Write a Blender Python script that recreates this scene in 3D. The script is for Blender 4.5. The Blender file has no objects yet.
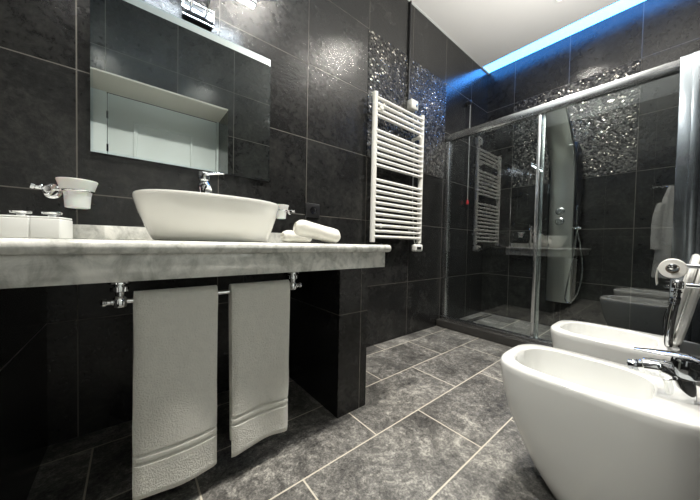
import bpy, bmesh, math, random
from mathutils import Vector, Matrix, noise
random.seed(7)
SC = bpy.context.scene
COL = SC.collection
PI = math.pi

# ------------------------------------------------------------------ camera
CAM_F, CAM_YAW, CAM_PITCH, CAM_ROLL, CAM_H = 269.3, 0.8871, -0.0244, 0.0200, 0.796
def make_camera():
    cy, sy, cp, sp = math.cos(CAM_YAW), math.sin(CAM_YAW), math.cos(CAM_PITCH), math.sin(CAM_PITCH)
    fw = Vector((cy*cp, sy*cp, sp))
    r = fw.cross(Vector((0, 0, 1))).normalized()
    u = r.cross(fw)
    r2 = r*math.cos(CAM_ROLL) + u*math.sin(CAM_ROLL)
    u2 = -r*math.sin(CAM_ROLL) + u*math.cos(CAM_ROLL)
    cd = bpy.data.cameras.new('camera')
    cd.sensor_fit = 'HORIZONTAL'; cd.sensor_width = 36
    cd.lens = CAM_F/700*36
    cd.clip_start = 0.01
    co = bpy.data.objects.new('camera', cd); COL.objects.link(co)
    m = Matrix((r2, u2, -fw)).transposed().to_4x4()
    m.translation = Vector((0, 0, CAM_H))
    co.matrix_world = m
    SC.camera = co
make_camera()

# ------------------------------------------------------------------ world, exposure
w = bpy.data.worlds.new('world'); SC.world = w; w.use_nodes = True
w.node_tree.nodes['Background'].inputs[0].default_value = (0.5, 0.52, 0.55, 1)
w.node_tree.nodes['Background'].inputs[1].default_value = 0.1
SC.view_settings.view_transform = 'Standard'
SC.view_settings.look = 'None'
SC.view_settings.exposure = -0.45
SC.view_settings.gamma = 1.0
SC.view_settings.use_curve_mapping = False
SC.cycles.max_bounces = 10
SC.cycles.transparent_max_bounces = 16
SC.cycles.caustics_reflective = True
SC.cycles.sample_clamp_indirect = 6

SPOT_POWER, SPOT_COLOR = 24.0, (1.0, 0.955, 0.88)
CEILING_FILL_POWER = 62.0
BAR_POWER, BAR_UP_POWER, BAR_COLOR = 3.5, 22.0, (0.80, 0.91, 1.0)
DOORWAY_FILL_POWER, DOORWAY_FILL_COLOR = 1.8, (0.93, 1.0, 0.97)
LED_COLOR, LED_STRENGTH = (0.045, 0.31, 1.0), 14.0

# ------------------------------------------------------------------ room numbers
YL, XB, YR, XF, ZC = 1.5, 3.285, -0.10, -0.62, 2.83   # vanity wall, shower wall, fixtures wall, wall behind the camera, ceiling
CT = 0.793                                            # counter top
GX = 2.43                                             # shower glass

# ------------------------------------------------------------------ materials
def new_mat(name):
    m = bpy.data.materials.new(name); m.use_nodes = True
    return m, m.node_tree, m.node_tree.nodes['Principled BSDF']
class N:
    """small node-building helper"""
    def __init__(s, nt): s.nt = nt
    def n(s, t, **kw):
        x = s.nt.nodes.new(t)
        for k, v in kw.items(): setattr(x, k, v)
        return x
    def l(s, a, b): s.nt.links.new(a, b)
    def m(s, op, a, b=None, c=None):
        x = s.n('ShaderNodeMath', operation=op)
        for i, v in enumerate((a, b, c)):
            if v is None: continue
            if isinstance(v, (int, float)): x.inputs[i].default_value = v
            else: s.l(v, x.inputs[i])
        return x.outputs[0]
    def noise(s, vec, scale, detail=4, rough=.55, dist=0.0):
        x = s.n('ShaderNodeTexNoise'); s.l(vec, x.inputs['Vector'])
        x.inputs['Scale'].default_value = scale; x.inputs['Detail'].default_value = detail
        x.inputs['Roughness'].default_value = rough; x.inputs['Distortion'].default_value = dist
        return x.outputs[0]
    def ramp(s, fac, stops):
        x = s.n('ShaderNodeValToRGB'); s.l(fac, x.inputs[0]); e = x.color_ramp.elements
        while len(e) > 1: e.remove(e[-1])
        e[0].position = stops[0][0]; e[0].color = (*stops[0][1], 1)
        for p, c in stops[1:]:
            q = e.new(p); q.color = (*c, 1)
        return x.outputs[0]
    def mix(s, f, a, b):
        x = s.n('ShaderNodeMix', data_type='RGBA')
        if isinstance(f, (int, float)): x.inputs[0].default_value = f
        else: s.l(f, x.inputs[0])
        for i, v in ((6, a), (7, b)):
            if isinstance(v, tuple): x.inputs[i].default_value = (*v, 1)
            else: s.l(v, x.inputs[i])
        return x.outputs[2]
    def bump(s, h, strength, dist=.01):
        x = s.n('ShaderNodeBump'); s.l(h, x.inputs['Height'])
        x.inputs['Strength'].default_value = strength; x.inputs['Distance'].default_value = dist
        return x.outputs[0]

def plain(name, col, rough=.4, metal=0.0, coat=0.0, bump=None, spec=.5):
    m, nt, b = new_mat(name)
    b.inputs['Base Color'].default_value = (*col, 1)
    b.inputs['Roughness'].default_value = rough
    b.inputs['Metallic'].default_value = metal
    b.inputs['Coat Weight'].default_value = coat
    b.inputs['Specular IOR Level'].default_value = spec
    k = N(nt)
    g = k.n('ShaderNodeTexCoord')
    sc, st = bump if bump else (25, 0.01)
    h = k.noise(g.outputs['Object'], sc, 3)
    k.l(k.bump(h, st, .004), b.inputs['Normal'])
    return m

WALL_Z = [0.471, 0.972, 1.448, 1.91, 2.38]
def wall_tile(name, axis, u0, wd):
    m, nt, b = new_mat(name); k = N(nt)
    pos = k.n('ShaderNodeNewGeometry').outputs['Position']
    sep = k.n('ShaderNodeSeparateXYZ'); k.l(pos, sep.inputs[0])
    U, Z = sep.outputs[0 if axis == 'x' else 1], sep.outputs[2]
    t = k.m('DIVIDE', k.m('SUBTRACT', U, u0), wd)
    fr = k.m('FRACT', t)
    du = k.m('MULTIPLY', k.m('MINIMUM', fr, k.m('SUBTRACT', 1.0, fr)), wd)
    dz = None; row = None
    for z in WALL_Z:
        a = k.m('ABSOLUTE', k.m('SUBTRACT', Z, z)); g = k.m('GREATER_THAN', Z, z)
        dz = a if dz is None else k.m('MINIMUM', dz, a)
        row = g if row is None else k.m('ADD', row, g)
    d = k.m('MINIMUM', du, dz)
    grout = k.m('LESS_THAN', d, 0.0021)
    cid = k.m('ADD', k.m('MULTIPLY', k.m('FLOOR', t), 3.7), k.m('MULTIPLY', row, 9.1))
    off = k.n('ShaderNodeCombineXYZ'); k.l(cid, off.inputs[0]); k.l(cid, off.inputs[1])
    va = k.n('ShaderNodeVectorMath', operation='ADD'); k.l(pos, va.inputs[0]); k.l(off.outputs[0], va.inputs[1])
    v = va.outputs[0]
    n1 = k.noise(v, 3.6, 12, .74, .8); n2 = k.noise(v, 34, 9, .75, .3)
    s = k.m('ADD', k.m('MULTIPLY', n1, .55), k.m('MULTIPLY', n2, .45))
    col = k.ramp(s, [(.36, (.0085, .0087, .0088)), (.5, (.015, .0151, .0149)), (.66, (.036, .0355, .033))])
    wn = k.n('ShaderNodeTexWhiteNoise', noise_dimensions='1D'); k.l(cid, wn.inputs['W'])
    hs = k.n('ShaderNodeHueSaturation'); k.l(col, hs.inputs['Color'])
    k.l(k.m('ADD', .82, k.m('MULTIPLY', wn.outputs[0], .36)), hs.inputs['Value'])
    k.l(k.mix(grout, hs.outputs[0], (.085, .078, .066)), b.inputs['Base Color'])
    k.l(k.m('ADD', k.m('MULTIPLY', n2, .26), k.m('ADD', .03, k.m('MULTIPLY', grout, .3))), b.inputs['Roughness'])
    h = k.m('SUBTRACT', k.m('ADD', k.m('MULTIPLY', n1, .6), k.m('MULTIPLY', n2, .5)), k.m('MULTIPLY', grout, .5))
    k.l(k.bump(h, .36, .010), b.inputs['Normal'])
    b.inputs['Specular IOR Level'].default_value = .45
    return m

def floor_tile(name):
    m, nt, b = new_mat(name); k = N(nt)
    pos = k.n('ShaderNodeNewGeometry').outputs['Position']
    sep = k.n('ShaderNodeSeparateXYZ'); k.l(pos, sep.inputs[0])
    X, Y = sep.outputs[0], sep.outputs[1]
    t = k.m('DIVIDE', k.m('SUBTRACT', 1.386, Y), .305)
    row = k.m('FLOOR', t); fr = k.m('FRACT', t)
    dy = k.m('MULTIPLY', k.m('MINIMUM', fr, k.m('SUBTRACT', 1.0, fr)), .305)
    t2 = k.m('DIVIDE', k.m('ADD', k.m('SUBTRACT', X, 1.767), k.m('MULTIPLY', row, .346)), .626)
    fr2 = k.m('FRACT', t2)
    dx = k.m('MULTIPLY', k.m('MINIMUM', fr2, k.m('SUBTRACT', 1.0, fr2)), .626)
    grout = k.m('LESS_THAN', k.m('MINIMUM', dx, dy), 0.0027)
    cid = k.m('ADD', k.m('MULTIPLY', k.m('FLOOR', t2), 5.3), k.m('MULTIPLY', row, 11.7))
    off = k.n('ShaderNodeCombineXYZ'); k.l(cid, off.inputs[0]); k.l(cid, off.inputs[1])
    va = k.n('ShaderNodeVectorMath', operation='ADD'); k.l(pos, va.inputs[0]); k.l(off.outputs[0], va.inputs[1])
    v = va.outputs[0]
    n1 = k.noise(v, 4.2, 13, .78, .6); n2 = k.noise(v, 38, 9, .78, .5); n3 = k.noise(v, 130, 5, .7)
    s = k.m('ADD', k.m('ADD', k.m('MULTIPLY', n1, .46), k.m('MULTIPLY', n2, .32)), k.m('MULTIPLY', n3, .22))
    col = k.ramp(s, [(.41, (.019, .0185, .0175)), (.47, (.076, .073, .067)), (.522, (.165, .159, .145)), (.59, (.43, .415, .37))])
    k.l(k.mix(grout, col, (.56, .52, .43)), b.inputs['Base Color'])
    k.l(k.m('ADD', .27, k.m('MULTIPLY', n2, .3)), b.inputs['Roughness'])
    k.l(k.bump(k.m('SUBTRACT', s, k.m('MULTIPLY', grout, .1)), .45, .012), b.inputs['Normal'])
    return m

def pebble_mosaic(name):
    m, nt, b = new_mat(name); k = N(nt)
    pos = k.n('ShaderNodeNewGeometry').outputs['Position']
    vo = k.n('ShaderNodeTexVoronoi'); k.l(pos, vo.inputs['Vector']); vo.inputs['Scale'].default_value = 66
    vo.inputs['Randomness'].default_value = 1
    c = k.n('ShaderNodeSeparateColor'); k.l(vo.outputs['Color'], c.inputs[0])
    silver = k.m('GREATER_THAN', c.outputs[0], .92)
    col = k.ramp(c.outputs[1], [(0, (.006, .0065, .007)), (.6, (.03, .03, .03)), (1, (.10, .098, .09))])
    k.l(k.mix(silver, col, (.42, .40, .36)), b.inputs['Base Color'])
    k.l(silver, b.inputs['Metallic'])
    b.inputs['Roughness'].default_value = .14
    b.inputs['Specular IOR Level'].default_value = .25
    h = k.m('SUBTRACT', 1.0, k.m('POWER', k.m('MULTIPLY', vo.outputs['Distance'], 1.2), 1.6))
    k.l(k.bump(h, .5, .008), b.inputs['Normal'])
    return m

def marble(name):
    m, nt, b = new_mat(name); k = N(nt)
    v = k.n('ShaderNodeNewGeometry').outputs['Position']
    mp = k.n('ShaderNodeMapping'); k.l(v, mp.inputs[0]); mp.inputs['Rotation'].default_value = (.4, .5, .7); mp.inputs['Scale'].default_value = (1.3, 1, 1)
    n1 = k.noise(mp.outputs[0], 5, 9, .62, 1.4); n2 = k.noise(mp.outputs[0], 17, 8, .65, .6)
    vein = k.m('SUBTRACT', 1.0, k.m('MULTIPLY', k.m('ABSOLUTE', k.m('SUBTRACT', n1, .5)), 9.0))
    vein = k.m('MAXIMUM', vein, 0.0)
    s = k.m('SUBTRACT', n2, k.m('MULTIPLY', vein, .13))
    col = k.ramp(s, [(.25, (.40, .40, .365)), (.40, (.60, .60, .56)), (.58, (.80, .79, .74))])
    k.l(col, b.inputs['Base Color'])
    b.inputs['Roughness'].default_value = .16
    b.inputs['Coat Weight'].default_value = .2
    return m

def terry(name, col):
    m, nt, b = new_mat(name); k = N(nt)
    v = k.n('ShaderNodeTexCoord').outputs['Object']
    n1 = k.noise(v, 240, 3, .6); n2 = k.noise(v, 40, 4, .6)
    h = k.m('ADD', n1, k.m('MULTIPLY', n2, .5))
    k.l(k.ramp(n2, [(.3, tuple(c*.92 for c in col)), (.7, col)]), b.inputs['Base Color'])
    b.inputs['Roughness'].default_value = .95
    b.inputs['Sheen Weight'].default_value = .25
    b.inputs['Specular IOR Level'].default_value = .15
    k.l(k.bump(h, .7, .006), b.inputs['Normal'])
    return m

def pane(name, tint=(.95, .98, .97), ior=1.85):
    """thin architectural glass: clear with Fresnel reflections"""
    m = bpy.data.materials.new(name); m.use_nodes = True; nt = m.node_tree
    nt.nodes.clear(); k = N(nt)
    out = k.n('ShaderNodeOutputMaterial'); mx = k.n('ShaderNodeMixShader')
    tr = k.n('ShaderNodeBsdfTransparent'); tr.inputs[0].default_value = (*tint, 1)
    gl = k.n('ShaderNodeBsdfGlossy'); gl.inputs['Roughness'].default_value = 0.0
    fr = k.n('ShaderNodeFresnel'); bf = k.n('ShaderNodeNewGeometry').outputs['Backfacing']
    k.l(k.m('ADD', ior, k.m('MULTIPLY', bf, 1/ior - ior)), fr.inputs[0])
    k.l(fr.outputs[0], mx.inputs[0]); k.l(tr.outputs[0], mx.inputs[1]); k.l(gl.outputs[0], mx.inputs[2])
    k.l(mx.outputs[0], out.inputs[0])
    return m

def frosted(name):
    m, nt, b = new_mat(name); k = N(nt)
    b.inputs['Base Color'].default_value = (.88, .9, .88, 1)
    b.inputs['Roughness'].default_value = .35
    b.inputs['Transmission Weight'].default_value = .25
    b.inputs['Subsurface Weight'].default_value = .2
    b.inputs['Subsurface Scale'].default_value = .02
    v = k.n('ShaderNodeTexCoord').outputs['Object']
    k.l(k.bump(k.noise(v, 150, 2), .05, .002), b.inputs['Normal'])
    return m

def emitter(name, col, strength):
    m, nt, b = new_mat(name)
    b.inputs['Base Color'].default_value = (.8, .8, .8, 1)
    b.inputs['Emission Color'].default_value = (*col, 1)
    b.inputs['Emission Strength'].default_value = strength
    return m

def brushed(name, col, rough):
    m, nt, b = new_mat(name); k = N(nt)
    b.inputs['Base Color'].default_value = (*col, 1); b.inputs['Metallic'].default_value = 1
    mp = k.n('ShaderNodeMapping'); k.l(k.n('ShaderNodeTexCoord').outputs['Object'], mp.inputs[0]); mp.inputs['Scale'].default_value = (60, 4, 4)
    n1 = k.noise(mp.outputs[0], 8, 3)
    k.l(k.m('ADD', rough - .05, k.m('MULTIPLY', n1, .1)), b.inputs['Roughness'])
    return m

M = dict(
    tile_x=wall_tile('slate_wall_tile_long', 'x', -.163, .51),
    tile_y=wall_tile('slate_wall_tile_short', 'y', .255, .478),
    floor=floor_tile('slate_floor_tile'),
    mosaic=pebble_mosaic('pebble_mosaic_tile'),
    marble=marble('veined_marble'),
    ceil=plain('ceiling_paint', (.84, .84, .82), .9, bump=(60, .02)),
    white_paint=plain('white_door_paint', (.80, .84, .82), .4),
    cream_paint=plain('cream_plaster', (.72, .68, .60), .8, bump=(60, .03)),
    ceramic=plain('white_ceramic', (.84, .83, .78), .09, coat=.4),
    ceramic_w=plain('white_porcelain', (.82, .825, .80), .08, coat=.4),
    seat=plain('white_seat_plastic', (.84, .84, .81), .22),
    enamel=plain('white_enamel', (.82, .81, .76), .3),
    plastic=plain('white_plastic', (.78, .78, .74), .4),
    chrome=plain('chrome', (.88, .89, .90), .07, 1.0, bump=(3, 0.0)),
    dchrome=plain('dark_chrome', (.42, .44, .46), .1, 1.0, bump=(3, 0.0)),
    alu=brushed('satin_aluminium', (.68, .70, .71), .24),
    alu_grey=brushed('grey_aluminium', (.36, .40, .43), .22),
    steel=plain('dark_polished_steel', (.62, .625, .60), .30, 1.0, bump=(2, 0.0)),
    black=plain('black_plastic', (.012, .012, .013), .35),
    blackglass=plain('black_gloss_panel', (.008, .008, .009), .08, coat=.5),
    red=plain('red_plastic', (.6, .02, .03), .4),
    cord=plain('white_cord', (.6, .6, .58), .7),
    stone=plain('dark_stone', (.045, .043, .040), .25, bump=(18, .25)),
    terry=terry('white_terry', (.77, .755, .69)),
    robe=terry('white_robe_terry', (.82, .82, .80)),
    paper=plain('tissue_paper', (.86, .85, .80), .9, bump=(120, .1)),
    card=plain('cardboard_core', (.30, .25, .19), .9),
    glass=pane('clear_shower_glass'),
    frost=frosted('frosted_glass'),
    mirror=plain('mirror_silver', (.80, .87, .86), .0, 1.0, bump=(1, 0.0)),
    bevelglass=plain('mirror_bevel', (.72, .82, .84), .02, 1.0, bump=(1, 0.0)),
    led=emitter('blue_led', LED_COLOR, LED_STRENGTH),
    bulb=emitter('lamp_lens', (1, .95, .85), 30.0),
    bar=emitter('lamp_bar_diffuser', BAR_COLOR, 12.0),
)

# ------------------------------------------------------------------ mesh helpers
def B(): return bmesh.new()
def add_bm(dst, src):
    me = bpy.data.meshes.new('tmp'); src.to_mesh(me); src.free(); dst.from_mesh(me); bpy.data.meshes.remove(me)
def box(bm, x0, x1, y0, y1, z0, z1, bev=0.0, seg=2, M4=None):
    t = bmesh.new(); bmesh.ops.create_cube(t, size=1)
    for v in t.verts:
        v.co = Vector(((x0+x1)/2 + v.co.x*(x1-x0), (y0+y1)/2 + v.co.y*(y1-y0), (z0+z1)/2 + v.co.z*(z1-z0)))
    if bev: bmesh.ops.bevel(t, geom=t.edges[:], offset=bev, segments=seg, affect='EDGES', profile=.5)
    if M4 is not None: bmesh.ops.transform(t, matrix=M4, verts=t.verts)
    add_bm(bm, t)
def frame_of(d):
    d = d.normalized(); a = Vector((0, 0, 1)) if abs(d.z) < .9 else Vector((1, 0, 0))
    u = d.cross(a).normalized(); return u, d.cross(u).normalized()
def loft(bm, rings, cap0=True, cap1=True):
    vs = [[bm.verts.new(p) for p in r] for r in rings]; n = len(rings[0])
    for a, b_ in zip(vs, vs[1:]):
        for i in range(n):
            bm.faces.new((a[i], a[(i+1) % n], b_[(i+1) % n], b_[i]))
    if cap0: bm.faces.new(vs[0][::-1])
    if cap1: bm.faces.new(vs[-1])
def sweep(bm, pts, rad, seg=12, flat=1.0):
    """tube along points; rad a number or a list"""
    pts = [Vector(p) for p in pts]; n = len(pts)
    if not isinstance(rad, (list, tuple)): rad = [rad]*n
    rings = []; u = None
    for i, p in enumerate(pts):
        d = (pts[min(i+1, n-1)] - pts[max(i-1, 0)]).normalized()
        if u is None: u, _ = frame_of(d)
        u = (u - d*u.dot(d)).normalized(); v = d.cross(u)
        rings.append([p + rad[i]*(math.cos(2*PI*k/seg)*u + flat*math.sin(2*PI*k/seg)*v) for k in range(seg)])
    loft(bm, rings)
def lathe(bm, origin, axis, prof, seg=24):
    """prof: list of (distance along axis, radius)"""
    o = Vector(origin); d = Vector(axis).normalized(); u, v = frame_of(d)
    rings = [[o + d*h + max(r, .0004)*(math.cos(2*PI*k/seg)*u + math.sin(2*PI*k/seg)*v) for k in range(seg)] for h, r in prof]
    loft(bm, rings)
def curve(pts, n=10):
    """Catmull-Rom through points"""
    P = [Vector(p) for p in pts]; P = [2*P[0]-P[1]] + P + [2*P[-1]-P[-2]]; out = []
    for i in range(1, len(P)-2):
        a, b_, c, d = P[i-1], P[i], P[i+1], P[i+2]
        for k in range(n):
            t = k/n
            out.append(.5*((2*b_) + (c-a)*t + (2*a-5*b_+4*c-d)*t*t + (3*b_-a-3*c+d)*t**3))
    out.append(P[-2]); return out
def sring(cx, cy, z, a, b_, n=2.5, seg=64, tilt=0.0):
    out = []
    for k in range(seg):
        t = 2*PI*k/seg; c, s = math.cos(t), math.sin(t)
        x = a*math.copysign(abs(c)**(2/n), c); y = b_*math.copysign(abs(s)**(2/n), s)
        out.append(Vector((cx+x, cy+y, z + tilt*x)))
    return out
def obj(name, bm, mat, parent=None, smooth=True, label=None):
    bmesh.ops.recalc_face_normals(bm, faces=bm.faces[:])
    me = bpy.data.meshes.new(name); bm.to_mesh(me); bm.free()
    me.materials.append(M[mat] if isinstance(mat, str) else mat)
    o = bpy.data.objects.new(name, me); COL.objects.link(o)
    if parent is not None:
        wl = Vector((0, 0, 0)); p = parent
        while p is not None: wl += p.location; p = p.parent
        me.transform(Matrix.Translation(-wl)); o.parent = parent
    if smooth:
        me.polygons.foreach_set('use_smooth', [True]*len(me.polygons))
        me.set_sharp_from_angle(angle=math.radians(38))
    if label: o['label'] = label
    return o
def rebase(o, loc):
    """put a single-mesh thing's origin at its base"""
    o.data.transform(Matrix.Translation(-Vector(loc))); o.location = loc; return o
def tag(o, label, cat, group=None, kind=None):
    o['label'] = label; o['category'] = cat
    if group: o['group'] = group
    if kind: o['kind'] = kind
    return o
def thing(name, label, cat, loc, group=None):
    o = bpy.data.objects.new(name, None); COL.objects.link(o); o.location = loc; o.empty_display_size = .05
    return tag(o, label, cat, group)
def struct(name, bm, mat, label, cat, smooth=False):
    return tag(obj(name, bm, mat, None, smooth), label, cat, kind='structure')
def copy_thing(o, loc, label=None):
    c = o.copy(); COL.objects.link(c); c.location = loc
    if label: c['label'] = label
    for ch in o.children:
        d = ch.copy(); COL.objects.link(d); d.parent = c
        for g in ch.children:
            e = g.copy(); COL.objects.link(e); e.parent = d
    return c

# ------------------------------------------------------------------ the room
T = .12
bm = B(); box(bm, XF-T, XB+T, YR-.6, YL+T, -T, 0); struct('floor', bm, 'floor', 'grey mottled slate floor tiles with pale grout', 'floor')
bm = B(); box(bm, XF-T, 3.10, YR, YL-.012, ZC, ZC+.10); box(bm, XF-T, XB+T, YR-.6, YL+T, ZC+.06, ZC+.16)
struct('ceiling', bm, 'ceil', 'plain pale grey ceiling ending short of the shower wall', 'ceiling')
bm = B(); box(bm, XF-T, XB+T, YL, YL+T, 0, ZC+.06); struct('wall_left', bm, 'tile_x', 'dark slate tiled wall behind the vanity and radiator', 'wall')
bm = B(); box(bm, XB, XB+T, YR-T, YL, 0, ZC+.06); struct('wall_back', bm, 'tile_y', 'dark slate tiled wall at the back of the shower', 'wall')
bm = B(); box(bm, XF-T, XF, YR-T, YL, 0, ZC+.06); struct('wall_front', bm, 'tile_y', 'dark slate tiled wall at the near end of the room', 'wall')
OX0, OX1, OZ, OY = -.34, .80, 2.19, -.50
bm = B(); box(bm, XF, OX0, OY-.1, YR, 0, ZC+.06); box(bm, OX1, XB, OY-.1, YR, 0, ZC+.06); box(bm, OX0, OX1, OY-.1, YR, OZ, ZC+.06)
struct('wall_right', bm, 'tile_x', 'dark slate tiled wall behind the toilet with a deep doorway', 'wall')
# plaster lining of the doorway
bm = B(); box(bm, OX0, OX1, OY, YR-.004, OZ-.012, OZ)
struct('trim_1', bm, 'cream_paint', 'cream plaster soffit of the doorway', 'trim')
# shadow-gap trim along the ceiling
bm = B(); box(bm, XF, XB, YL-.014, YL, ZC-.002, ZC+.02); struct('trim_2', bm, 'white_paint', 'thin white ceiling trim above the vanity wall', 'trim')
# pebble mosaic panels
bm = B(); box(bm, 1.362, 2.392, YL-.004, YL+.01, 1.450, 2.378); struct('trim_3', bm, 'mosaic', 'black pebble mosaic panel behind the towel radiator', 'mosaic')
bm = B(); box(bm, XB-.004, XB+.01, .257, 1.209, 1.450, 2.378); struct('trim_4', bm, 'mosaic', 'glittering pebble mosaic panel behind the shower column', 'mosaic')
# blue LED channel in the gap between ceiling and shower wall
led = thing('led_light_strip', 'glowing blue LED strip along the ceiling edge above the shower', 'light strip', (3.19, .7, ZC))
bm = B(); box(bm, 3.108, XB-.002, YR+.002, YL-.016, ZC+.012, ZC+.022); obj('diffuser', bm, 'led', led, False, 'glowing blue-white diffuser')
bm = B(); box(bm, 3.100, 3.107, YR+.002, YL-.016, ZC+.0, ZC+.058); obj('channel_edge', bm, 'alu', led, False)

# door in the doorway behind the camera (seen in the mirror)
bm = B(); box(bm, OX0+.002, -.175, OY-.04, OY+.02, .001, OZ-.014, .004); box(bm, .775, OX1-.002, OY-.04, OY+.02, .001, OZ-.014, .004)
struct('trim_5', bm, 'white_paint', 'white door frame in the doorway', 'door frame', True)
door = bpy.data.objects.new('door_1', None); COL.objects.link(door); door.location = (.3, OY, 0)
tag(door, 'white panelled door seen in the mirror', 'door', kind='structure')
bm = B(); box(bm, -.170, .770, OY-.04, OY, .005, OZ-.016, .003); obj('door_leaf', bm, 'white_paint', door)
bm = B()
for (za, zb) in ((.25, .95), (1.15, 1.97)):
    for (x0, x1, z0, z1) in ((.02, .54, za, za+.03), (.02, .54, zb-.03, zb), (.02, .05, za+.03, zb-.03), (.51, .54, za+.03, zb-.03)):
        box(bm, x0, x1, OY, OY+.014, z0, z1, .005)
obj('panel_moulding', bm, 'white_paint', door)
for z in (1.62, 1.93, .3):
    bm = B(); lathe(bm, (-.172, OY+.012, z), (0, 0, 1), [(0, .004), (.002, .009), (.07, .009), (.072, .004)], 12); obj('hinge', bm, 'dchrome', door)

# ------------------------------------------------------------------ ceiling spots
SPX, SPY = [2.70, 1.69, .72, -.25], .67
spot_labels = ['recessed ceiling spotlight over the shower', 'recessed ceiling spotlight over the toilet, out of frame above',
               'recessed ceiling spotlight over the bidet and washbasin', 'recessed ceiling spotlight over the near end of the counter']
for i, x in enumerate(SPX):
    t = thing('ceiling_spotlight', spot_labels[i], 'spotlight', (x, SPY, ZC), 'recessed ceiling spotlights')
    bm = B(); lathe(bm, (x, SPY, ZC+.001), (0, 0, -1), [(0, .036), (0, .050), (.004, .049), (.007, .043), (.005, .036)], 32); obj('rim', bm, 'plastic', t)
    bm = B(); lathe(bm, (x, SPY, ZC-.001), (0, 0, -1), [(0, .035), (.003, .035), (.005, .02)], 32); obj('lens', bm, 'bulb', t)
    ld = bpy.data.lights.new('spot_lamp', 'AREA'); ld.shape = 'DISK'; ld.size = .062; ld.energy = SPOT_POWER; ld.color = SPOT_COLOR; ld.spread = math.radians(118)
    lo = bpy.data.objects.new('spot_lamp', ld); COL.objects.link(lo); lo.parent = t; lo.location = (0, 0, -.012)
# added fill lamp on the doorway side, brightens the door and towels
t = thing('jamb_fill_light', 'small white fill light added on the side of the doorway, unseen behind the viewer', 'fill light', (OX1, -.30, 1.15))
bm = B(); box(bm, OX1-.030, OX1-.001, -.36, -.24, 1.09, 1.21, .008); obj('housing', bm, 'plastic', t)
ld = bpy.data.lights.new('jamb_fill_lamp', 'AREA'); ld.shape = 'DISK'; ld.size = .10; ld.energy = DOORWAY_FILL_POWER; ld.color = DOORWAY_FILL_COLOR
lo = bpy.data.objects.new('jamb_fill_lamp', ld); COL.objects.link(lo); lo.parent = t; lo.location = (-.034, 0, 0); lo.rotation_euler = (0, math.radians(90), 0)

# uplight added above the toilet, outside the frame, to brighten the ceiling
ux, uz = 1.85, 1.92
t = thing('ceiling_fill_uplight', 'white half-bowl fill uplight added out of view above the toilet', 'fill light', (ux, YR, uz))
bm = B(); R = []
for z, f in ((0, .25), (.02, .55), (.05, .8), (.08, .95), (.10, 1.0), (.098, .94), (.07, .82)):
    R.append([Vector((ux+.13*f*math.cos(PI*k/24), YR+.001+.10*f*math.sin(PI*k/24), uz+z)) for k in range(25)])
loft(bm, R); obj('bowl', bm, 'plastic', t)
ld = bpy.data.lights.new('ceiling_fill_lamp', 'AREA'); ld.shape = 'RECTANGLE'; ld.size = .14; ld.size_y = .05; ld.energy = CEILING_FILL_POWER; ld.color = (1.0, .96, .90)
lo = bpy.data.objects.new('ceiling_fill_lamp', ld); COL.objects.link(lo); lo.parent = t; lo.location = (0, .045, .095); lo.rotation_euler = (PI-math.radians(14), 0, 0)

# ------------------------------------------------------------------ vanity
FY, AY = .860, .888           # front of slab, front of apron
EX = .962
van = thing('vanity_counter', 'long white marble vanity counter carrying the washbasin', 'counter', (.2, 1.2, CT))
# slab with bullnose front and right end
bm = B(); SL = .035
box(bm, XF+.002, EX, FY, YL-.002, CT-SL, CT, .0165, 5)
obj('countertop', bm, 'marble', van)
bm = B(); box(bm, XF+.004, EX-.022, AY, AY+.02, CT-SL-.071, CT-SL, .0015); box(bm, EX-.042, EX-.022, AY+.02, YL-.003, CT-SL-.071, CT-SL, .0015)
obj('apron', bm, 'marble', van, True, 'grey veined marble front panel')
bm = B(); box(bm, XF+.004, .79, YL-.022, YL-.002, CT, CT+.056, .003); obj('backsplash', bm, 'marble', van)

for nm, x0, x1, lb in (('support_pillar', .728, .899, 'black tiled support wall under the right end of the counter'),
                       ('support_pillar', XF+.002, -.245, 'black tiled support wall under the near left end of the counter')):
    bm = B(); box(bm, x0, x1, .960, YL-.001, .0, CT-SL-.001 if x0 > 0 else CT-SL-.001, .0)
    o = obj(nm, bm, 'tile_x', None, False); rebase(o, ((x0+x1)/2, 1.23, 0)); tag(o, lb, 'pillar', 'tiled supports under the counter')
    o['kind'] = 'structure'

# washbasin
BX, BY = .256, 1.185
bs = thing('washbasin', 'white oval ceramic vessel basin standing on the marble counter', 'washbasin', (BX, BY, CT))
bm = B(); R = []
for z, a, b_, dx in ((0, .205, .115, .006), (.004, .215, .125, .006), (.02, .224, .136, .005), (.06, .238, .156, .003), (.105, .254, .176, .001), (.150, .266, .190, 0), (.161, .268, .1925, 0), (.166, .266, .191, 0),
                     (.168, .262, .187, 0), (.166, .257, .182, 0), (.155, .253, .178, 0), (.10, .235, .155, 0), (.05, .19, .115, 0), (.028, .11, .07, 0), (.024, .03, .03, 0)):
    R.append(sring(BX+dx*1.2, BY, CT+z*.96, a*.945, b_, 2.6, 72))
loft(bm, R); obj('bowl', bm, 'ceramic', bs)
bm = B(); lathe(bm, (BX, BY, CT+.0245), (0, 0, 1), [(0, .026), (.003, .025), (.006, .012)], 24); obj('drain_cap', bm, 'chrome', bs)

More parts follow.
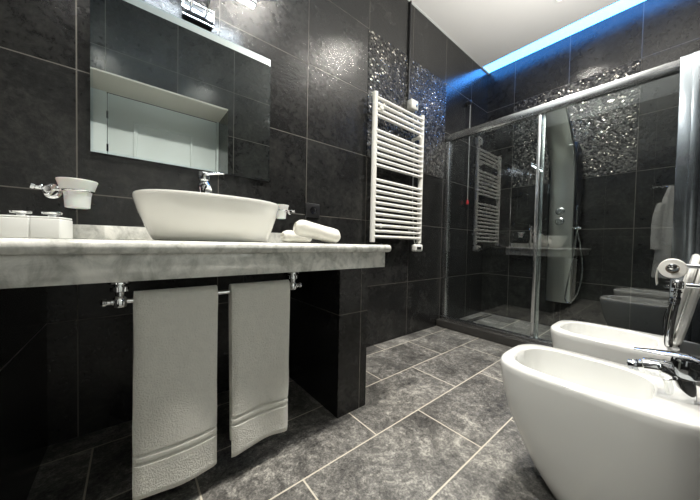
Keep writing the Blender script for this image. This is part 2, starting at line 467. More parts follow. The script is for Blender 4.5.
# tall basin mixer behind the basin
FX, FYY = .268, 1.425
fc = thing('basin_mixer', 'chrome mixer tap behind the washbasin with lever turned right', 'tap', (FX, FYY, CT))
bm = B(); lathe(bm, (FX, FYY, CT), (0, 0, 1), [(0, .029), (.006, .028), (.010, .023), (.235, .023), (.250, .028), (.262, .028), (.272, .021), (.282, .020)], 28); obj('body', bm, 'chrome', fc)
bm = B(); sweep(bm, curve([(FX, FYY-.01, CT+.20), (FX, FYY-.05, CT+.23), (FX-.005, FYY-.11, CT+.235), (FX-.008, FYY-.135, CT+.22)]), .013, 14); obj('spout', bm, 'chrome', fc)
bm = B(); lathe(bm, (FX, FYY, CT+.282), (0, 0, 1), [(0, .022), (.004, .027), (.030, .027), (.040, .021), (.043, .006)], 24)
obj('cartridge_cap', bm, 'chrome', fc)
bm = B(); sweep(bm, [(FX-.01, FYY-.01, CT+.303), (FX+.02, FYY-.02, CT+.314), (FX+.06, FYY-.035, CT+.320), (FX+.078, FYY-.04, CT+.321)], [.014, .013, .010, .005], 14, .5); obj('lever', bm, 'chrome', fc)

# white jars with chrome knobs
jx, jy, ja, js = -.146, 1.135, math.radians(-17), .0655
jar_labels = ['square white jar with chrome knob, next to the frosted soap dish', 'square white jar with chrome knob, between two others on the counter',
              'square white jar at the far left edge of the counter, partly cut off']
jloc = []
for i in range(3):
    c = Vector((jx - js*.5 - i*js*1.01*math.cos(ja) - .0, jy + .033 - i*js*1.01*math.sin(ja), CT)); jloc.append(c)
jar = thing('lidded_jar', jar_labels[0], 'jar', jloc[0], 'square white jars on the counter')
bm = B(); RM = Matrix.Translation(jloc[0]) @ Matrix.Rotation(ja, 4, 'Z')
box(bm, -js/2, js/2, -js/2, js/2, 0, .057, .004, 3, RM); obj('jar_body', bm, 'ceramic_w', jar)
bm = B(); box(bm, -js/2+.001, js/2-.001, -js/2+.001, js/2-.001, .0574, .0625, .0024, 3, RM); obj('jar_lid', bm, 'ceramic_w', jar)
bm = B(); lathe(bm, jloc[0]+Vector((0, 0, .0625)), (0, 0, 1), [(0, .010), (.003, .008), (.006, .009), (.008, .021), (.013, .022), (.016, .018)], 24); obj('knob', bm, 'chrome', jar)
for i in (1, 2): copy_thing(jar, jloc[i], jar_labels[i])

# wall holders with frosted dishes
def wall_holder(cx, z, label_h, label_d, grp_h, grp_d, small):
    yw = YL
    s = .74 if small else 1.0
    h = thing('dish_holder', label_h, 'holder', (cx, yw, z), grp_h)
    side = 1 if small else -1
    kx = cx + side*.076*s
    bm = B(); lathe(bm, (kx, yw, z), (0, -1, 0), [(0, .026*s), (.006, .026*s), (.010, .018*s), (.03, .012*s), (.045, .016*s), (.06, .022*s), (.075, .018*s), (.085, .010*s)], 24); obj('wall_mount', bm, 'chrome', h)
    bm = B(); sweep(bm, curve([(kx-side*.012, yw-.065, z+.018*s), (kx, yw-.075, z-.018*s), (kx+side*.015, yw-.07, z+.006), (kx+side*.022*s, yw-.075, z+.002), (kx+side*.042*s, yw-.078, z+.006*s)], 8), [.009*s]*20+[.007*s]*8+[.010*s]*4+[.006*s], 12)
    obj('finial', bm, 'chrome', h)
    rr = .042*s
    bm = B(); ring = [(cx+(rr)*math.cos(a), yw-.085+(rr)*math.sin(a), z) for a in [2*PI*i/32 for i in range(33)]]
    sweep(bm, ring, .004*s, 8); sweep(bm, [(kx, yw-.07, z), (cx+side*rr, yw-.085, z)], .005*s, 8); obj('ring', bm, 'chrome', h)
    bm = B(); pr = [(-.062*s, .028*s), (-.060*s, .034*s), (-.004, .0375*s), (.004, .046*s), (.038*s, .056*s), (.040*s, .055*s), (.036*s, .051*s), (.004, .041*s), (-.05*s, .030*s), (-.052*s, .002)]
    lathe(bm, (cx, yw-.085, z), (0, 0, 1), pr, 36)
    d = obj('frosted_dish', bm, 'frost'); rebase(d, (cx, yw-.085, z)); tag(d, label_d, 'dish', grp_d)
wall_holder(-.152, .968, 'chrome wall holder with twisted finial left of the mirror', 'frosted glass tumbler dish above the white jars', 'chrome dish holders on the vanity wall', 'frosted glass dishes', False)
wall_holder(.652, .972, 'small chrome wall holder just right of the washbasin', 'small frosted glass dish half hidden behind the washbasin', 'chrome dish holders on the vanity wall', 'frosted glass dishes', True)

# outlet
t = thing('wall_socket', 'black wall socket on the tiles above the rolled towels', 'socket', (.905, YL, 1.0))
bm = B(); box(bm, .852, .955, YL-.010, YL-.0005, .958, 1.046, .004); obj('cover_plate', bm, 'black', t)
bm = B(); lathe(bm, (.905, YL-.010, 1.002), (0, -1, 0), [(0, .024), (.003, .024), (.003, .019), (.001, .017)], 24); obj('socket_insert', bm, 'blackglass', t)

# rolled towels on the counter
def rolled(p0, p1, r, label, droop=.0):
    p0, p1 = Vector(p0), Vector(p1); bm = B(); n = 22; rings = []
    d = (p1-p0); L = d.length; d.normalize(); u = Vector((0, 0, 1)); v = d.cross(u).normalized(); u = v.cross(d)
    for i in range(n+1):
        s = i/n; e = min(s, 1-s)*L; rr = r*min(1.0, .62+.38*math.sqrt(min(1, e/.022)))
        ring = []
        for k in range(40):
            a = 2*PI*k/40
            q = rr*(1 + .05*math.sin(2*a+3*s) + .03*noise.noise(Vector((math.cos(a)*2, math.sin(a)*2, s*6))))
            if 0.15 < a/(2*PI) < .2: q *= 1.05
            ring.append(p0 + d*L*s + v*q*math.cos(a)*1.15 + u*(q*math.sin(a)*.92))
        rings.append(ring)
    # rolled-in spiral ends
    def end(ring, c, s):
        out = []
        for f, dep in ((.8, -.004), (.62, .006), (.45, -.003), (.25, .006)):
            out.append([c + (p-c)*f + d*dep*s for p in ring])
        return out
    c1 = sum(rings[-1], Vector())/40; c0 = sum(rings[0], Vector())/40
    rings = end(rings[0], c0, 1)[::-1] + rings + end(rings[-1], c1, -1)
    loft(bm, rings); zmin = min(v_.co.z for v_ in bm.verts)
    return bm, zmin
bm, zm = rolled((.575, 1.225, 0), (.735, 1.245, 0), .034, '')
o = obj('rolled_towel', bm, 'terry'); rebase(o, (.655, 1.22, zm)); o.location.z = CT+.0005; tag(o, 'rolled white hand towel lying flat behind the other roll', 'towel', 'rolled white hand towels')
bm, zm = rolled((.580, 1.105, .042), (.785, 1.060, 0), .041, '')
o = obj('rolled_towel', bm, 'terry'); rebase(o, (.67, 1.08, zm)); o.location.z = CT+.0005; tag(o, 'rolled white hand towel in front, its left end tilted up', 'towel', 'rolled white hand towels')

# mirror
mx0, mx1, mz0, mz1 = -.123, .608, 1.140, 1.815
t = thing('wall_mirror', 'rectangular frameless mirror on the dark tiles above the washbasin', 'mirror', ((mx0+mx1)/2, YL, mz0))
yb, yf, bw = YL-.014, YL-.0160, .008
bm = B(); box(bm, mx0, mx1, yb, YL-.001, mz0, mz1); obj('backing', bm, 'black', t, False)
bm = B(); vs = [bm.verts.new(p) for p in ((mx0+bw, yf, mz0+bw), (mx1-bw, yf, mz0+bw), (mx1-bw, yf, mz1-bw), (mx0+bw, yf, mz1-bw),
      (mx0+bw, yb-.0005, mz0+bw), (mx1-bw, yb-.0005, mz0+bw), (mx1-bw, yb-.0005, mz1-bw), (mx0+bw, yb-.0005, mz1-bw))]
for f in ((0, 1, 2, 3), (4, 7, 6, 5), (0, 4, 5, 1), (1, 5, 6, 2), (2, 6, 7, 3), (3, 7, 4, 0)): bm.faces.new([vs[i] for i in f])
obj('mirror_glass', bm, 'mirror', t, False)
bm = B(); o4 = [(mx0, mz0), (mx1, mz0), (mx1, mz1), (mx0, mz1)]; i4 = [(mx0+bw, mz0+bw), (mx1-bw, mz0+bw), (mx1-bw, mz1-bw), (mx0+bw, mz1-bw)]
A = [bm.verts.new((x, yb-.00195, z)) for x, z in o4]; C_ = [bm.verts.new((x, yf, z)) for x, z in i4]
A2 = [bm.verts.new((x, yb-.0004, z)) for x, z in o4]; C2 = [bm.verts.new((x, yb-.0004, z)) for x, z in i4]
for i in range(4):
    j = (i+1) % 4
    bm.faces.new((A[i], A[j], C_[j], C_[i])); bm.faces.new((A2[i], A2[j], C2[j], C2[i])); bm.faces.new((A[i], A[j], A2[j], A2[i])); bm.faces.new((C_[i], C_[j], C2[j], C2[i]))
obj('bevelled_edge', bm, 'bevelglass', t, False)

# lamp above the mirror
lx = .245; LZ = 1.955; LY = 1.365
t = thing('mirror_lamp', 'chrome wall lamp with a lit light bar above the mirror', 'wall lamp', (lx, YL, 1.88))
bm = B(); box(bm, .183, .312, YL-.030, YL-.001, 1.832, 1.905, .004); obj('backplate', bm, 'dchrome', t)
bm = B()
for (x0, x1, z0, z1) in ((.181, .314, 1.830, 1.836), (.181, .314, 1.901, 1.907), (.181, .187, 1.836, 1.901), (.308, .314, 1.836, 1.901)): box(bm, x0, x1, YL-.034, YL-.029, z0, z1, .001)
obj('plate_frame', bm, 'chrome', t)
for x in (.215, .280):
    bm = B(); sweep(bm, curve([(x, YL-.03, 1.87), (x, YL-.07, 1.885), (x, LY+.02, LZ-.01), (x, LY, LZ+.004)], 8), .006, 12); obj('arm', bm, 'chrome', t)
bm = B(); box(bm, 0.010, .480, LY-.018, LY+.018, LZ, LZ+.022, .005); obj('light_bar', bm, 'chrome', t)
bm = B(); box(bm, 0.018, .472, LY-.013, LY+.013, LZ-.006, LZ-.0005, .002); obj('diffuser', bm, 'bar', t, True, 'glowing white strip under the bar')
ld = bpy.data.lights.new('bar_lamp', 'AREA'); ld.shape = 'RECTANGLE'; ld.size = .45; ld.size_y = .03; ld.energy = BAR_POWER; ld.color = BAR_COLOR
lo = bpy.data.objects.new('bar_lamp', ld); COL.objects.link(lo); lo.parent = t; lo.location = (0, LY-YL, LZ-1.88-.009)
lo.rotation_euler = (math.radians(22), 0, 0)
bm = B(); box(bm, 0.018, .472, LY-.013, LY+.013, LZ+.0225, LZ+.028, .002); obj('upper_diffuser', bm, 'bar', t, True, 'glowing white strip on top of the bar')
ld = bpy.data.lights.new('bar_uplight', 'AREA'); ld.shape = 'RECTANGLE'; ld.size = .45; ld.size_y = .03; ld.energy = BAR_UP_POWER; ld.color = BAR_COLOR
lo = bpy.data.objects.new('bar_uplight', ld); COL.objects.link(lo); lo.parent = t; lo.location = (0, LY-YL, LZ-1.88+.031); lo.rotation_euler = (PI+math.radians(28), 0, 0); ld.spread = math.radians(125)

# towel rail under the counter
RY, RZ = .935, .629
t = thing('towel_rail', 'chrome towel rail with finials under the marble counter', 'towel rail', (.21, RY, CT-SL))
bm = B(); sweep(bm, [(-.05, RY, RZ), (.495, RY, RZ)], .007, 14); obj('rail', bm, 'chrome', t)
for x, s in ((-.022, -1), (.482, 1)):
    bm = B(); lathe(bm, (x, RY, CT-SL-.001), (0, 0, -1), [(0, .014), (.070, .014), (.072, .025), (.078, .026), (.081, .014), (.085, .013), (.087, .020), (.099, .020), (.102, .010), (.112, .009), (.118, .014), (.130, .0165), (.141, .014), (.146, .006)], 24); obj('bracket', bm, 'chrome', t)
    bm = B(); lathe(bm, (x+s*.010, RY, RZ), (s, 0, 0), [(0, .006), (.006, .006), (.008, .009), (.010, .006), (.014, .006), (.018, .010), (.024, .0095), (.028, .004)], 20); obj('finial', bm, 'chrome', t)

# hanging towels
def hang(x0, x1, zf, zb, label, shift, seed):
    random.seed(seed); bm = B(); nx = 16
    th = .017; ro = .0085
    # section path (y, z): front bottom up, over the rail, back bottom
    top = RZ; path = []
    n = 120
    for i in range(n+1): path.append(('f', zf + (top-zf)*i/n))
    for i in range(1, 8): path.append(('t', PI*i/8))
    for i in range(n+1): path.append(('b', top - (top-zb)*i/n))
    def sect(s):
        outer, inner = [], []
        for kk, q in path:
            if kk == 't':
                outer.append((RY - math.cos(q)*(ro+th), top + math.sin(q)*(ro+th))); inner.append((RY - math.cos(q)*ro, top + math.sin(q)*ro)); continue
            sg = -1 if kk == 'f' else 1
            fall = (top-q)/(top-zf)
            wob = .008*fall*math.sin(s*5.1+seed) + .006*fall*noise.noise(Vector((s*2.5, q*5, seed)))
            o_ = th
            if kk == 'f':
                zz = q-zf
                if abs(zz-.105) < .0045 or abs(zz-.128) < .0045: o_ -= .006
                if zz < .012: o_ -= .006*(1-zz/.012)
            cl = ro - min(ro-.001, fall*.008)
            outer.append((RY + sg*(cl+o_) - abs(fall)*.006 + wob, q)); inner.append((RY + sg*cl + (wob - fall*.006), q))
        return outer + inner[::-1]
    rings = []
    for i in range(nx+1):
        s = i/nx; e = min(s, 1-s)*(x1-x0); rings.append([])
        pts = sect(s); m = len(pts)//2
        for j, (y, z) in enumerate(pts):
            # soften the side edges
            opp = pts[len(pts)-1-j]; f = 0.0 if e > .010 else (1-e/.010)*.42
            y2 = y + (opp[0]-y)*f; z2 = z + (opp[1]-z)*f if (m*.45 < (j if j < m else len(pts)-1-j) < m*.6) else z
            fall = max(0, (top-z)/(top-zf))
            xx = x0 + (x1-x0)*s + shift*fall*(1-2*s) + .003*noise.noise(Vector((z*9, s*1.2, seed+3)))
            zz = z + (.004*math.sin(s*4+seed) if z < zf+.03 else 0)
            rings[-1].append(Vector((xx, y2, zz)))
    loft(bm, rings)
    o = obj('hand_towel', bm, 'terry'); rebase(o, ((x0+x1)/2, RY, top)); return tag(o, label, 'towel', 'white towels on the rail')
hang(.007, .212, .075, .10, 'wide white terry towel hanging on the left of the rail', -.004, 2)
hang(.254, .462, .085, .13, 'white terry towel hanging on the right of the rail beside the support wall', .004, 5)

# ------------------------------------------------------------------ towel radiator
x0, x1, ry = 1.379, 1.937, 1.435
rad = thing('towel_radiator', 'white ladder towel radiator on the mosaic wall', 'radiator', ((x0+x1)/2, YL, .80))
for x in (x0, x1):
    bm = B(); lathe(bm, (x, ry, .808), (0, 0, 1), [(0, .010), (.003, .020), (1.09, .020), (1.094, .010)], 20); obj('upright', bm, 'enamel', rad)
zs = [1.731+.0425*i for i in range(4)] + [1.374+.0417*i for i in range(7)] + [.850+.0416*i for i in range(11)]
for z in zs:
    bm = B(); sweep(bm, [(x0+.004, ry-.012, z), (x1-.004, ry-.012, z)], .0115, 14); obj('bar', bm, 'enamel', rad)
for x, z in ((x0+.045, 1.79), (x1-.045, 1.70), (x0+.06, .93), (x1-.06, .93)):
    bm = B(); lathe(bm, (x, YL-.004, z), (0, -1, 0), [(0, .014), (.05, .012), (.055, .016), (.088, .016), (.092, .012)], 16); obj('wall_bracket', bm, 'enamel', rad)
bm = B(); box(bm, x1-.085, x1+.022, ry-.032, ry+.02, .738, .800, .016, 4); th = obj('thermostat', bm, 'plastic', rad)
bm = B(); box(bm, x1-.066, x1-.010, ry-.0345, ry-.0315, .757, .778, .001); obj('display', bm, 'black', th)
bm = B(); lathe(bm, (x1, ry, .798), (0, 0, 1), [(0, .012), (.014, .012)], 16); obj('connector', bm, 'enamel', rad)
bm = B(); box(bm, 1.66, 1.715, ry-.026, ry-.0238, .926, .942, .001); obj('badge', bm, 'plastic', rad, True, 'small pale badge')
t = thing('junction_box', 'small grey junction box on the mosaic behind the radiator top', 'junction box', (1.85, YL, 1.97))
bm = B(); box(bm, 1.805, 1.895, YL-.055, YL-.0045, 1.935, 2.010, .006); obj('housing', bm, 'plastic', t)
bm = B(); sweep(bm, [(1.815, YL-.012, 2.008), (1.815, YL-.011, 2.4), (1.815, YL-.010, ZC-.003)], .0085, 10); obj('supply_cable', bm, 'black', t, True, 'black cable running up to the ceiling')
bm = B(); sweep(bm, curve([(1.872, YL-.02, 1.936), (1.885, YL-.03, 1.6), (1.88, YL-.03, 1.2), (1.90, YL-.04, .86), (1.905, ry+.01, .797)], 8), .004, 8); obj('flex', bm, 'cord', t, True, 'thin pale flex down to the thermostat')
bm = B(); box(bm, 1.862, 1.882, YL-.058, YL-.0545, 1.955, 1.990, .001); obj('switch', bm, 'dchrome', t)

# ------------------------------------------------------------------ shower
bm = B(); box(bm, 2.337, 2.478, YR+.001, YL-.001, .0, .068, .004); o = obj('shower_curb', bm, 'stone'); rebase(o, (2.40, .7, 0)); tag(o, 'dark polished stone curb under the shower glass', 'curb')
o['kind'] = 'structure'
t = thing('floor_drain', 'narrow slot drain in the shower floor along the tiled wall', 'drain', (2.95, 1.38, 0))
bm = B(); box(bm, 2.60, 3.22, 1.345, 1.405, .0005, .006, .001); obj('drain_frame', bm, 'alu', t)
bm = B(); box(bm, 2.61, 3.21, 1.357, 1.393, .0062, .0075); obj('grate', bm, 'black', t, False)

sh = thing('shower_enclosure', 'framed clear glass shower screen with sliding doors', 'shower screen', (GX, .7, .068))
RT = 1.868
bm = B(); box(bm, GX-.022, GX+.022, .030, YL-.001, RT-.055, RT+.008, .004); obj('top_rail', bm, 'alu', sh)
bm = B(); box(bm, GX-.022, GX+.022, .030, YL-.001, .069, .092, .003); obj('bottom_rail', bm, 'alu', sh)
bm = B(); box(bm, GX-.018, GX+.018, YL-.045, YL-.001, .092, RT-.055, .003); obj('wall_profile', bm, 'alu', sh)
bm = B(); box(bm, GX-.028, GX+.028, YR+.001, .034, .069, RT+.014, .004); cp = obj('corner_profile', bm, 'alu_grey', sh)
bm = B(); box(bm, GX-.034, GX-.0275, -.052, -.012, .07, RT+.013, .002); obj('rib', bm, 'alu_grey', cp)
# fixed pane and sliding pane
bm = B(); box(bm, GX-.003, GX+.003, .034, .722, .092, RT-.055); obj('fixed_glass', bm, 'glass', sh, False, 'clear fixed glass pane')
bm = B(); box(bm, GX+.009, GX+.015, .690, YL-.045, .092, RT-.055); sd = obj('sliding_door', bm, 'glass', sh, False, 'clear sliding glass pane')
bm = B(); box(bm, GX-.010, GX+.006, .700, .722, .092, RT-.055, .002); obj('door_stile', bm, 'alu', sh)
bm = B(); box(bm, GX+.0075, GX+.022, .676, .698, .092, RT-.055, .002); obj('stile', bm, 'alu', sd)

# shower column
pc = .730
sp = thing('shower_column', 'dark polished shower column on the mosaic wall with leaning top', 'shower column', (XB, pc, .30))
# steel fascia: vertical then leaning forward
pathx = [(3.205, .275), (3.205, .60), (3.205, 1.0), (3.205, 1.35), (3.200, 1.55), (3.178, 1.68), (3.125, 1.80), (3.06, 1.91), (2.99, 2.00), (2.955, 2.045)]
bm = B(); rings = []
for i, (x, z) in enumerate(pathx):
    a, b_ = pathx[max(0, i-1)], pathx[min(len(pathx)-1, i+1)]
    tx, tz = b_[0]-a[0], b_[1]-a[1]; L = math.hypot(tx, tz); nx_, nz_ = -tz/L, tx/L    # towards the room
    hw = .098; th = .030; cy_ = pc + (.035*max(0, z-1.6)/.45)
    sec = []
    for s, d in ((-1, 0), (-1, .5), (-.92, .85), (-.55, 1.15), (0, 1.25), (.55, 1.15), (.92, .85), (1, .5), (1, 0)):
        sec.append(Vector((x+nx_*th*d, cy_+s*hw, z+nz_*th*d)))
    rings.append(sec)
loft(bm, rings); obj('fascia', bm, 'steel', sp)
bm = B(); rings = []
for z, hw in ((.45, .085), (.55, .108), (1.0, .122), (1.5, .132), (1.7, .118), (1.78, .09)):
    rings.append([Vector((x, pc-.012+s*hw, z)) for x, s in ((3.205, -1), (3.205, 1), (XB-.005, 1), (XB-.005, -1))])
loft(bm, rings); obj('back_panel', bm, 'blackglass', sp, False)
# overhead head: thin slab pointing into the room with a bright front edge
bm = B(); box(bm, 2.925, 2.965, pc-.060, pc+.135, 2.040, 2.056, .004); obj('overhead_shower', bm, 'chrome', sp, True, 'chrome front edge of the rain head')
bm = B(); box(bm, 3.118, 3.150, pc-.085, pc+.095, 1.735, 1.741, .001); box(bm, 3.150, 3.168, pc-.085, pc+.090, 1.672, 1.677, .001); obj('water_blade', bm, 'alu', sp)
for z in (1.14, 1.045):
    bm = B(); lathe(bm, (3.176, pc+.005, z), (-1, 0, 0), [(0, .032), (.004, .036), (.012, .036), (.016, .028), (.036, .026), (.042, .022), (.043, .004)], 28); obj('control_knob', bm, 'alu', sp)
hy = .600
bm = B(); box(bm, 3.135, 3.20, hy-.030, hy+.034, .966, .984, .004); sweep(bm, [(3.19, hy, .975), (XB-.002, hy, .975)], .008, 12); obj('hand_shower_holder', bm, 'chrome', sp)
hs = thing('hand_shower', 'slim hand shower with looping chrome hose beside the shower column', 'hand shower', (3.15, hy, .98))
bm = B(); lathe(bm, (3.150, hy, .975), (0, 0, 1), [(0, .009), (.02, .011), (.05, .010), (.14, .010), (.20, .012), (.205, .006)], 16); obj('handset', bm, 'dchrome', hs)
pts = curve([(3.150, hy, .965), (3.150, hy-.030, .80), (3.150, hy-.048, .60), (3.150, hy-.03, .42), (3.152, hy+.01, .32), (3.155, hy+.045, .285), (3.160, hy+.070, .32), (3.165, hy+.060, .45), (3.17, hy+.030, .66), (3.18, hy+.012, .84), (3.195, hy+.012, .965)], 10)
bm = B(); sweep(bm, pts, .0065, 10); obj('hose', bm, 'chrome', hs)

# pull cord
t = thing('pull_cord', 'emergency pull cord with red handle hanging inside the shower', 'pull cord', (2.82, YL-.03, 2.32))
bm = B(); lathe(bm, (2.82, YL-.001, 2.33), (0, -1, 0), [(0, .026), (.035, .024), (.042, .014)], 20); obj('ceiling_switch', bm, 'black', t)
bm = B(); sweep(bm, [(2.82, YL-.03, 2.31), (2.82, YL-.03, 1.29)], .0022, 6); obj('cord', bm, 'cord', t)
bm = B(); lathe(bm, (2.82, YL-.03, 1.29), (0, 0, -1), [(0, .004), (.006, .009), (.03, .013), (.042, .012), (.046, .004)], 16); obj('handle', bm, 'red', t, True, 'red teardrop handle')

# ------------------------------------------------------------------ sanitary ware
def pan(cx, ztop, yf, s=1.0, deck=.125):
    """floor-standing ceramic pan, back against the fixtures wall, open at the top"""
    yb = YR+.004; bm = B(); R = []
    prof = ((0, .112, .250), (.004, .116, .256), (.03, .124, .275), (.08, .138, .310), (.15, .152, .347), (.23, .163, .376), (.31, .1695, .395), (.37, .1725, .4045), (.388, .1725, .4055), (.396, .169, .402), (.399, .164, .397))
    for z, a, f in prof:
        f = f - .41 + yf; R.append(sring(cx, (f+yb)/2, z*ztop/.399, a*s, (f-yb)/2, 3.6 if z > .2 else 3.0, 80))
    for z, a, f, b0, n in ((.399, .136, yf-.040, yb+deck, 3.2), (.394, .131, yf-.045, yb+deck+.005, 3.2), (.36, .128, yf-.049, yb+deck+.008, 3.1), (.27, .122, yf-.060, yb+deck+.02, 3.0), (.225, .105, yf-.085, yb+deck+.04, 2.6), (.205, .06, yf-.13, yb+deck+.08, 2.2), (.20, .02, yf-.18, yb+deck+.13, 2.0)):
        R.append(sring(cx, (f+b0)/2, z*ztop/.399, a*s, (f-b0)/2, n, 80))
    loft(bm, R); return bm
bd = thing('bidet', 'white ceramic bidet in the right foreground with chrome tap', 'bidet', (1.122, .15, 0))
bm = pan(1.128, .405, .410); obj('bidet_body', bm, 'ceramic_w', bd)
bm = B(); lathe(bm, (1.122, .21, .2015), (0, 0, 1), [(0, .03), (.003, .029), (.006, .012)], 24); obj('drain_cap', bm, 'chrome', bd)

fx, fy, fz = 1.124, -.012, .4045
t = thing('bidet_mixer', 'chrome single lever mixer tap standing on the foreground bidet', 'tap', (fx, fy, fz))
bm = B(); sweep(bm, curve([(fx, fy, fz), (fx, fy+.002, fz+.03), (fx, fy+.010, fz+.056), (fx, fy+.034, fz+.068), (fx, fy+.066, fz+.064), (fx, fy+.078, fz+.060)], 8), [.028]*9+[.028]*8+[.026]*8+[.022]*8+[.0165]*8, 20); obj('spout', bm, 'chrome', t)
bm = B(); lathe(bm, (fx, fy+.074, fz+.060), (0, 1, -.12), [(0, .0135), (.006, .0145), (.012, .0145), (.013, .0125), (.015, .0125), (.016, .014), (.024, .0135), (.026, .010)], 20); obj('aerator', bm, 'dchrome', t)
bm = B(); lathe(bm, (fx, fy-.004, fz+.062), (0, -.12, 1), [(0, .026), (.004, .028), (.036, .029), (.046, .026), (.050, .012)], 28); obj('cartridge_cap', bm, 'dchrome', t)
bm = B(); sweep(bm, [(fx, fy-.034, fz+.108), (fx, fy-.01, fz+.114), (fx, fy+.03, fz+.112), (fx, fy+.065, fz+.108), (fx, fy+.088, fz+.106)], [.016, .021, .018, .014, .009], 16, .32); obj('lever', bm, 'chrome', t)
bm = B(); sweep(bm, [(fx+.01, fy-.04, fz), (fx+.01, fy-.045, fz+.05)], .0035, 8); lathe(bm, (fx+.01, fy-.045, fz+.05), (0, 0, 1), [(0, .004), (.003, .007), (.012, .007), (.015, .003)], 12); obj('waste_rod', bm, 'dchrome', t)

wc = thing('toilet', 'white ceramic toilet with raised lid between the bidet and shower glass', 'toilet', (1.757, .15, 0))
bm = pan(1.757, .395, .420, 1.03, .14); obj('bowl', bm, 'ceramic_w', wc)
def flap(y0, z0, y1, z1, th, hole):
    """upright rounded seat or lid from hinge (y0,z0) to top (y1,z1)"""
    bm = B(); L = math.hypot(y1-y0, z1-z0); dy, dz = (y1-y0)/L, (z1-z0)/L; ny, nz = dz, -dy
    def ring(f, off, cut=0.0):
        out = []
        for p in sring(0, 0, 0, .172*f - cut, L/2*f - cut, 3.2, 64):
            l = L/2 + p.y; out.append(Vector((1.757+p.x, y0+dy*l+ny*off, z0+dz*l+nz*off)))
        return out
    if hole: R = [ring(.70, 0), ring(.97, 0), ring(1, th*.3), ring(1, th*.7), ring(.97, th), ring(.72, th), ring(.69, th*.6), ring(.69, th*.4), ring(.70, 0)]
    else: R = [ring(.3, 0), ring(.97, 0), ring(1, th*.3), ring(1, th*.7), ring(.97, th), ring(.5, th+.004)]
    loft(bm, R, not hole, not hole)
    if hole: bmesh.ops.remove_doubles(bm, verts=bm.verts, dist=1e-5)
    return bm
obj('lid', flap(-.010, .412, -.078, .800, .020, False), 'seat', wc)
obj('seat', flap(.016, .412, -.050, .780, .018, True), 'seat', wc)
bm = B(); sweep(bm, [(1.66, .0, .407), (1.855, .0, .407)], .011, 12); obj('hinge', bm, 'chrome', wc)

# toilet roll on its wall holder
rx, ryy, rz = 1.50, .016, .738
t = thing('toilet_roll_holder', 'chrome bar holder for the toilet roll beside the raised lid', 'holder', (rx, YR, rz))
bm = B(); lathe(bm, (rx+.067, YR+.001, rz), (0, 1, 0), [(0, .024), (.006, .024), (.010, .012), (.02, .008), (.12, .008)], 20); sweep(bm, curve([(rx+.067, YR+.11, rz), (rx+.067, ryy-.006, rz), (rx+.060, ryy, rz), (rx+.02, ryy, rz), (rx-.058, ryy, rz)], 6), .0075, 12); obj('arm', bm, 'chrome', t)
bm = B(); lathe(bm, (rx-.056, ryy, rz), (-1, 0, 0), [(0, .007), (.003, .010), (.008, .011), (.011, .008), (.012, .003)], 20); obj('end_stop', bm, 'chrome', t)
tr = thing('toilet_roll', 'white toilet paper roll on the chrome holder', 'toilet roll', (rx, ryy, rz))
bm = B(); R = []
cz = rz-.0068
for x, r in ((rx-.050, .0165), (rx-.050, .031), (rx-.048, .033), (rx+.048, .033), (rx+.050, .031), (rx+.050, .0165), (rx-.050, .0165)):
    R.append([Vector((x, ryy+r*math.cos(2*PI*k/48), cz+r*math.sin(2*PI*k/48))) for k in range(48)])
loft(bm, R, False, False); bmesh.ops.remove_doubles(bm, verts=bm.verts, dist=1e-5)
obj('paper', bm, 'paper', tr)
bm = B(); R = []
for x, r in ((rx-.0495, .0162), (rx+.0495, .0162), (rx+.0495, .0145), (rx-.0495, .0145), (rx-.0495, .0162)):
    R.append([Vector((x, ryy+r*math.cos(2*PI*k/32), cz+r*math.sin(2*PI*k/32))) for k in range(32)])
loft(bm, R, False, False); bmesh.ops.remove_doubles(bm, verts=bm.verts, dist=1e-5); obj('core', bm, 'card', tr)
bm = B(); R = []
for i in range(9):
    s = i/8; a = -s*.3 ; y = ryy+.0335+.003*math.sin(s*3); z = cz - s*.062
    R.append([Vector((rx-.048, y, z)), Vector((rx+.048, y, z)), Vector((rx+.048, y+.0015, z)), Vector((rx-.048, y+.0015, z))])
loft(bm, R); obj('loose_sheet', bm, 'paper', tr)

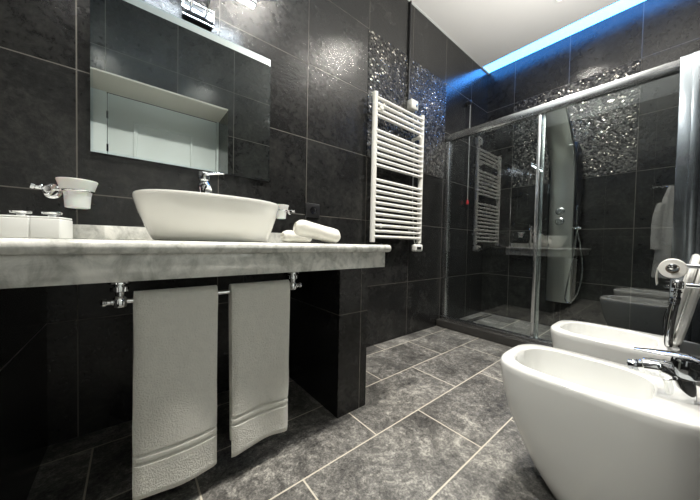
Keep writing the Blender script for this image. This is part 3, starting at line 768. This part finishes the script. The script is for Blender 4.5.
# chrome spray hanging from a wall arm
sx, sz = 1.385, .682
t = thing('spray_bracket', 'chrome wall arm with cup holding the hand spray over the bidet', 'bracket', (sx, YR, sz))
bm = B(); lathe(bm, (sx, YR+.001, sz), (0, 1, 0), [(0, .026), (.006, .026), (.010, .014), (.016, .0085), (.085, .0085)], 20); obj('arm', bm, 'chrome', t)
bm = B(); lathe(bm, (sx, .002, sz-.012), (0, .0, 1), [(0, .010), (.002, .013), (.018, .014), (.024, .012), (.028, .007)], 24); obj('cup', bm, 'chrome', t)
hsy = thing('hand_spray', 'chrome hand spray hanging upright in front of the toilet roll', 'spray', (sx, .006, .58))
bm = B(); sweep(bm, curve([(sx, .002, .668), (sx, .004, .64), (sx, .010, .60), (sx, .015, .55), (sx, .017, .50), (sx, .016, .475)], 6), [.008]*6+[.0105]*6+[.011]*6+[.0105]*6+[.010]*6+[.008], 20); obj('spray_body', bm, 'chrome', hsy)
for z in (.655, .635, .618):
    bm = B(); lathe(bm, (sx, .004+(.655-z)*.1, z), (0, 0, 1), [(0, .009), (.002, .0122), (.006, .0122), (.008, .009)], 20); obj('collar', bm, 'dchrome', hsy)
bm = B(); sweep(bm, [(sx-.002, .021, .60), (sx-.002, .026, .57), (sx-.002, .026, .53)], [.003, .004, .003], 10); obj('trigger', bm, 'dchrome', hsy)

# ------------------------------------------------------------------ robe on a rack at the near end (seen only as a reflection in the shower glass)
t = thing('hook_rack', 'chrome hook rack reflected in the shower glass, holding a robe', 'hook rack', (XF, .14, 1.62))
bm = B(); box(bm, XF+.0005, XF+.012, .0, .28, 1.605, 1.640, .004); obj('rail', bm, 'chrome', t)
for y in (.02, .10, .18, .26):
    bm = B(); sweep(bm, curve([(XF+.010, y, 1.622), (XF+.05, y, 1.600), (XF+.075, y, 1.615), (XF+.080, y, 1.645)], 6), .007, 10); obj('hook', bm, 'chrome', t)
rb = thing('bathrobe', 'white bathrobe hanging from the hook rack, seen reflected in the glass', 'robe', (XF+.08, .10, 1.60))
bm = B(); R = []
for z, a, b_ in ((1.612, .012, .014), (1.57, .03, .03), (1.48, .045, .06), (1.30, .06, .085), (1.0, .07, .105), (.7, .08, .125), (.45, .088, .14), (.43, .085, .135)):
    R.append([Vector((XF+.095 + (a+.010*math.sin(7*q+z*3))*math.cos(q), .095 + (b_+.014*math.sin(6*q+z*2))*math.sin(q), z)) for q in [2*PI*i/48 for i in range(48)]])
loft(bm, R); obj('robe_body', bm, 'robe', rb)
bm = B(); sweep(bm, curve([(XF+.12, .17, 1.40), (XF+.13, .20, 1.25), (XF+.13, .205, 1.0), (XF+.13, .20, .80)], 8), [.03]+[.045]*8+[.05]*8+[.055]*8, 16); obj('sleeve', bm, 'robe', rb)
bm = B(); sweep(bm, curve([(XF+.17, .06, 1.05), (XF+.178, .05, .85), (XF+.18, .055, .62)], 6), .012, 8); obj('belt', bm, 'robe', rb)
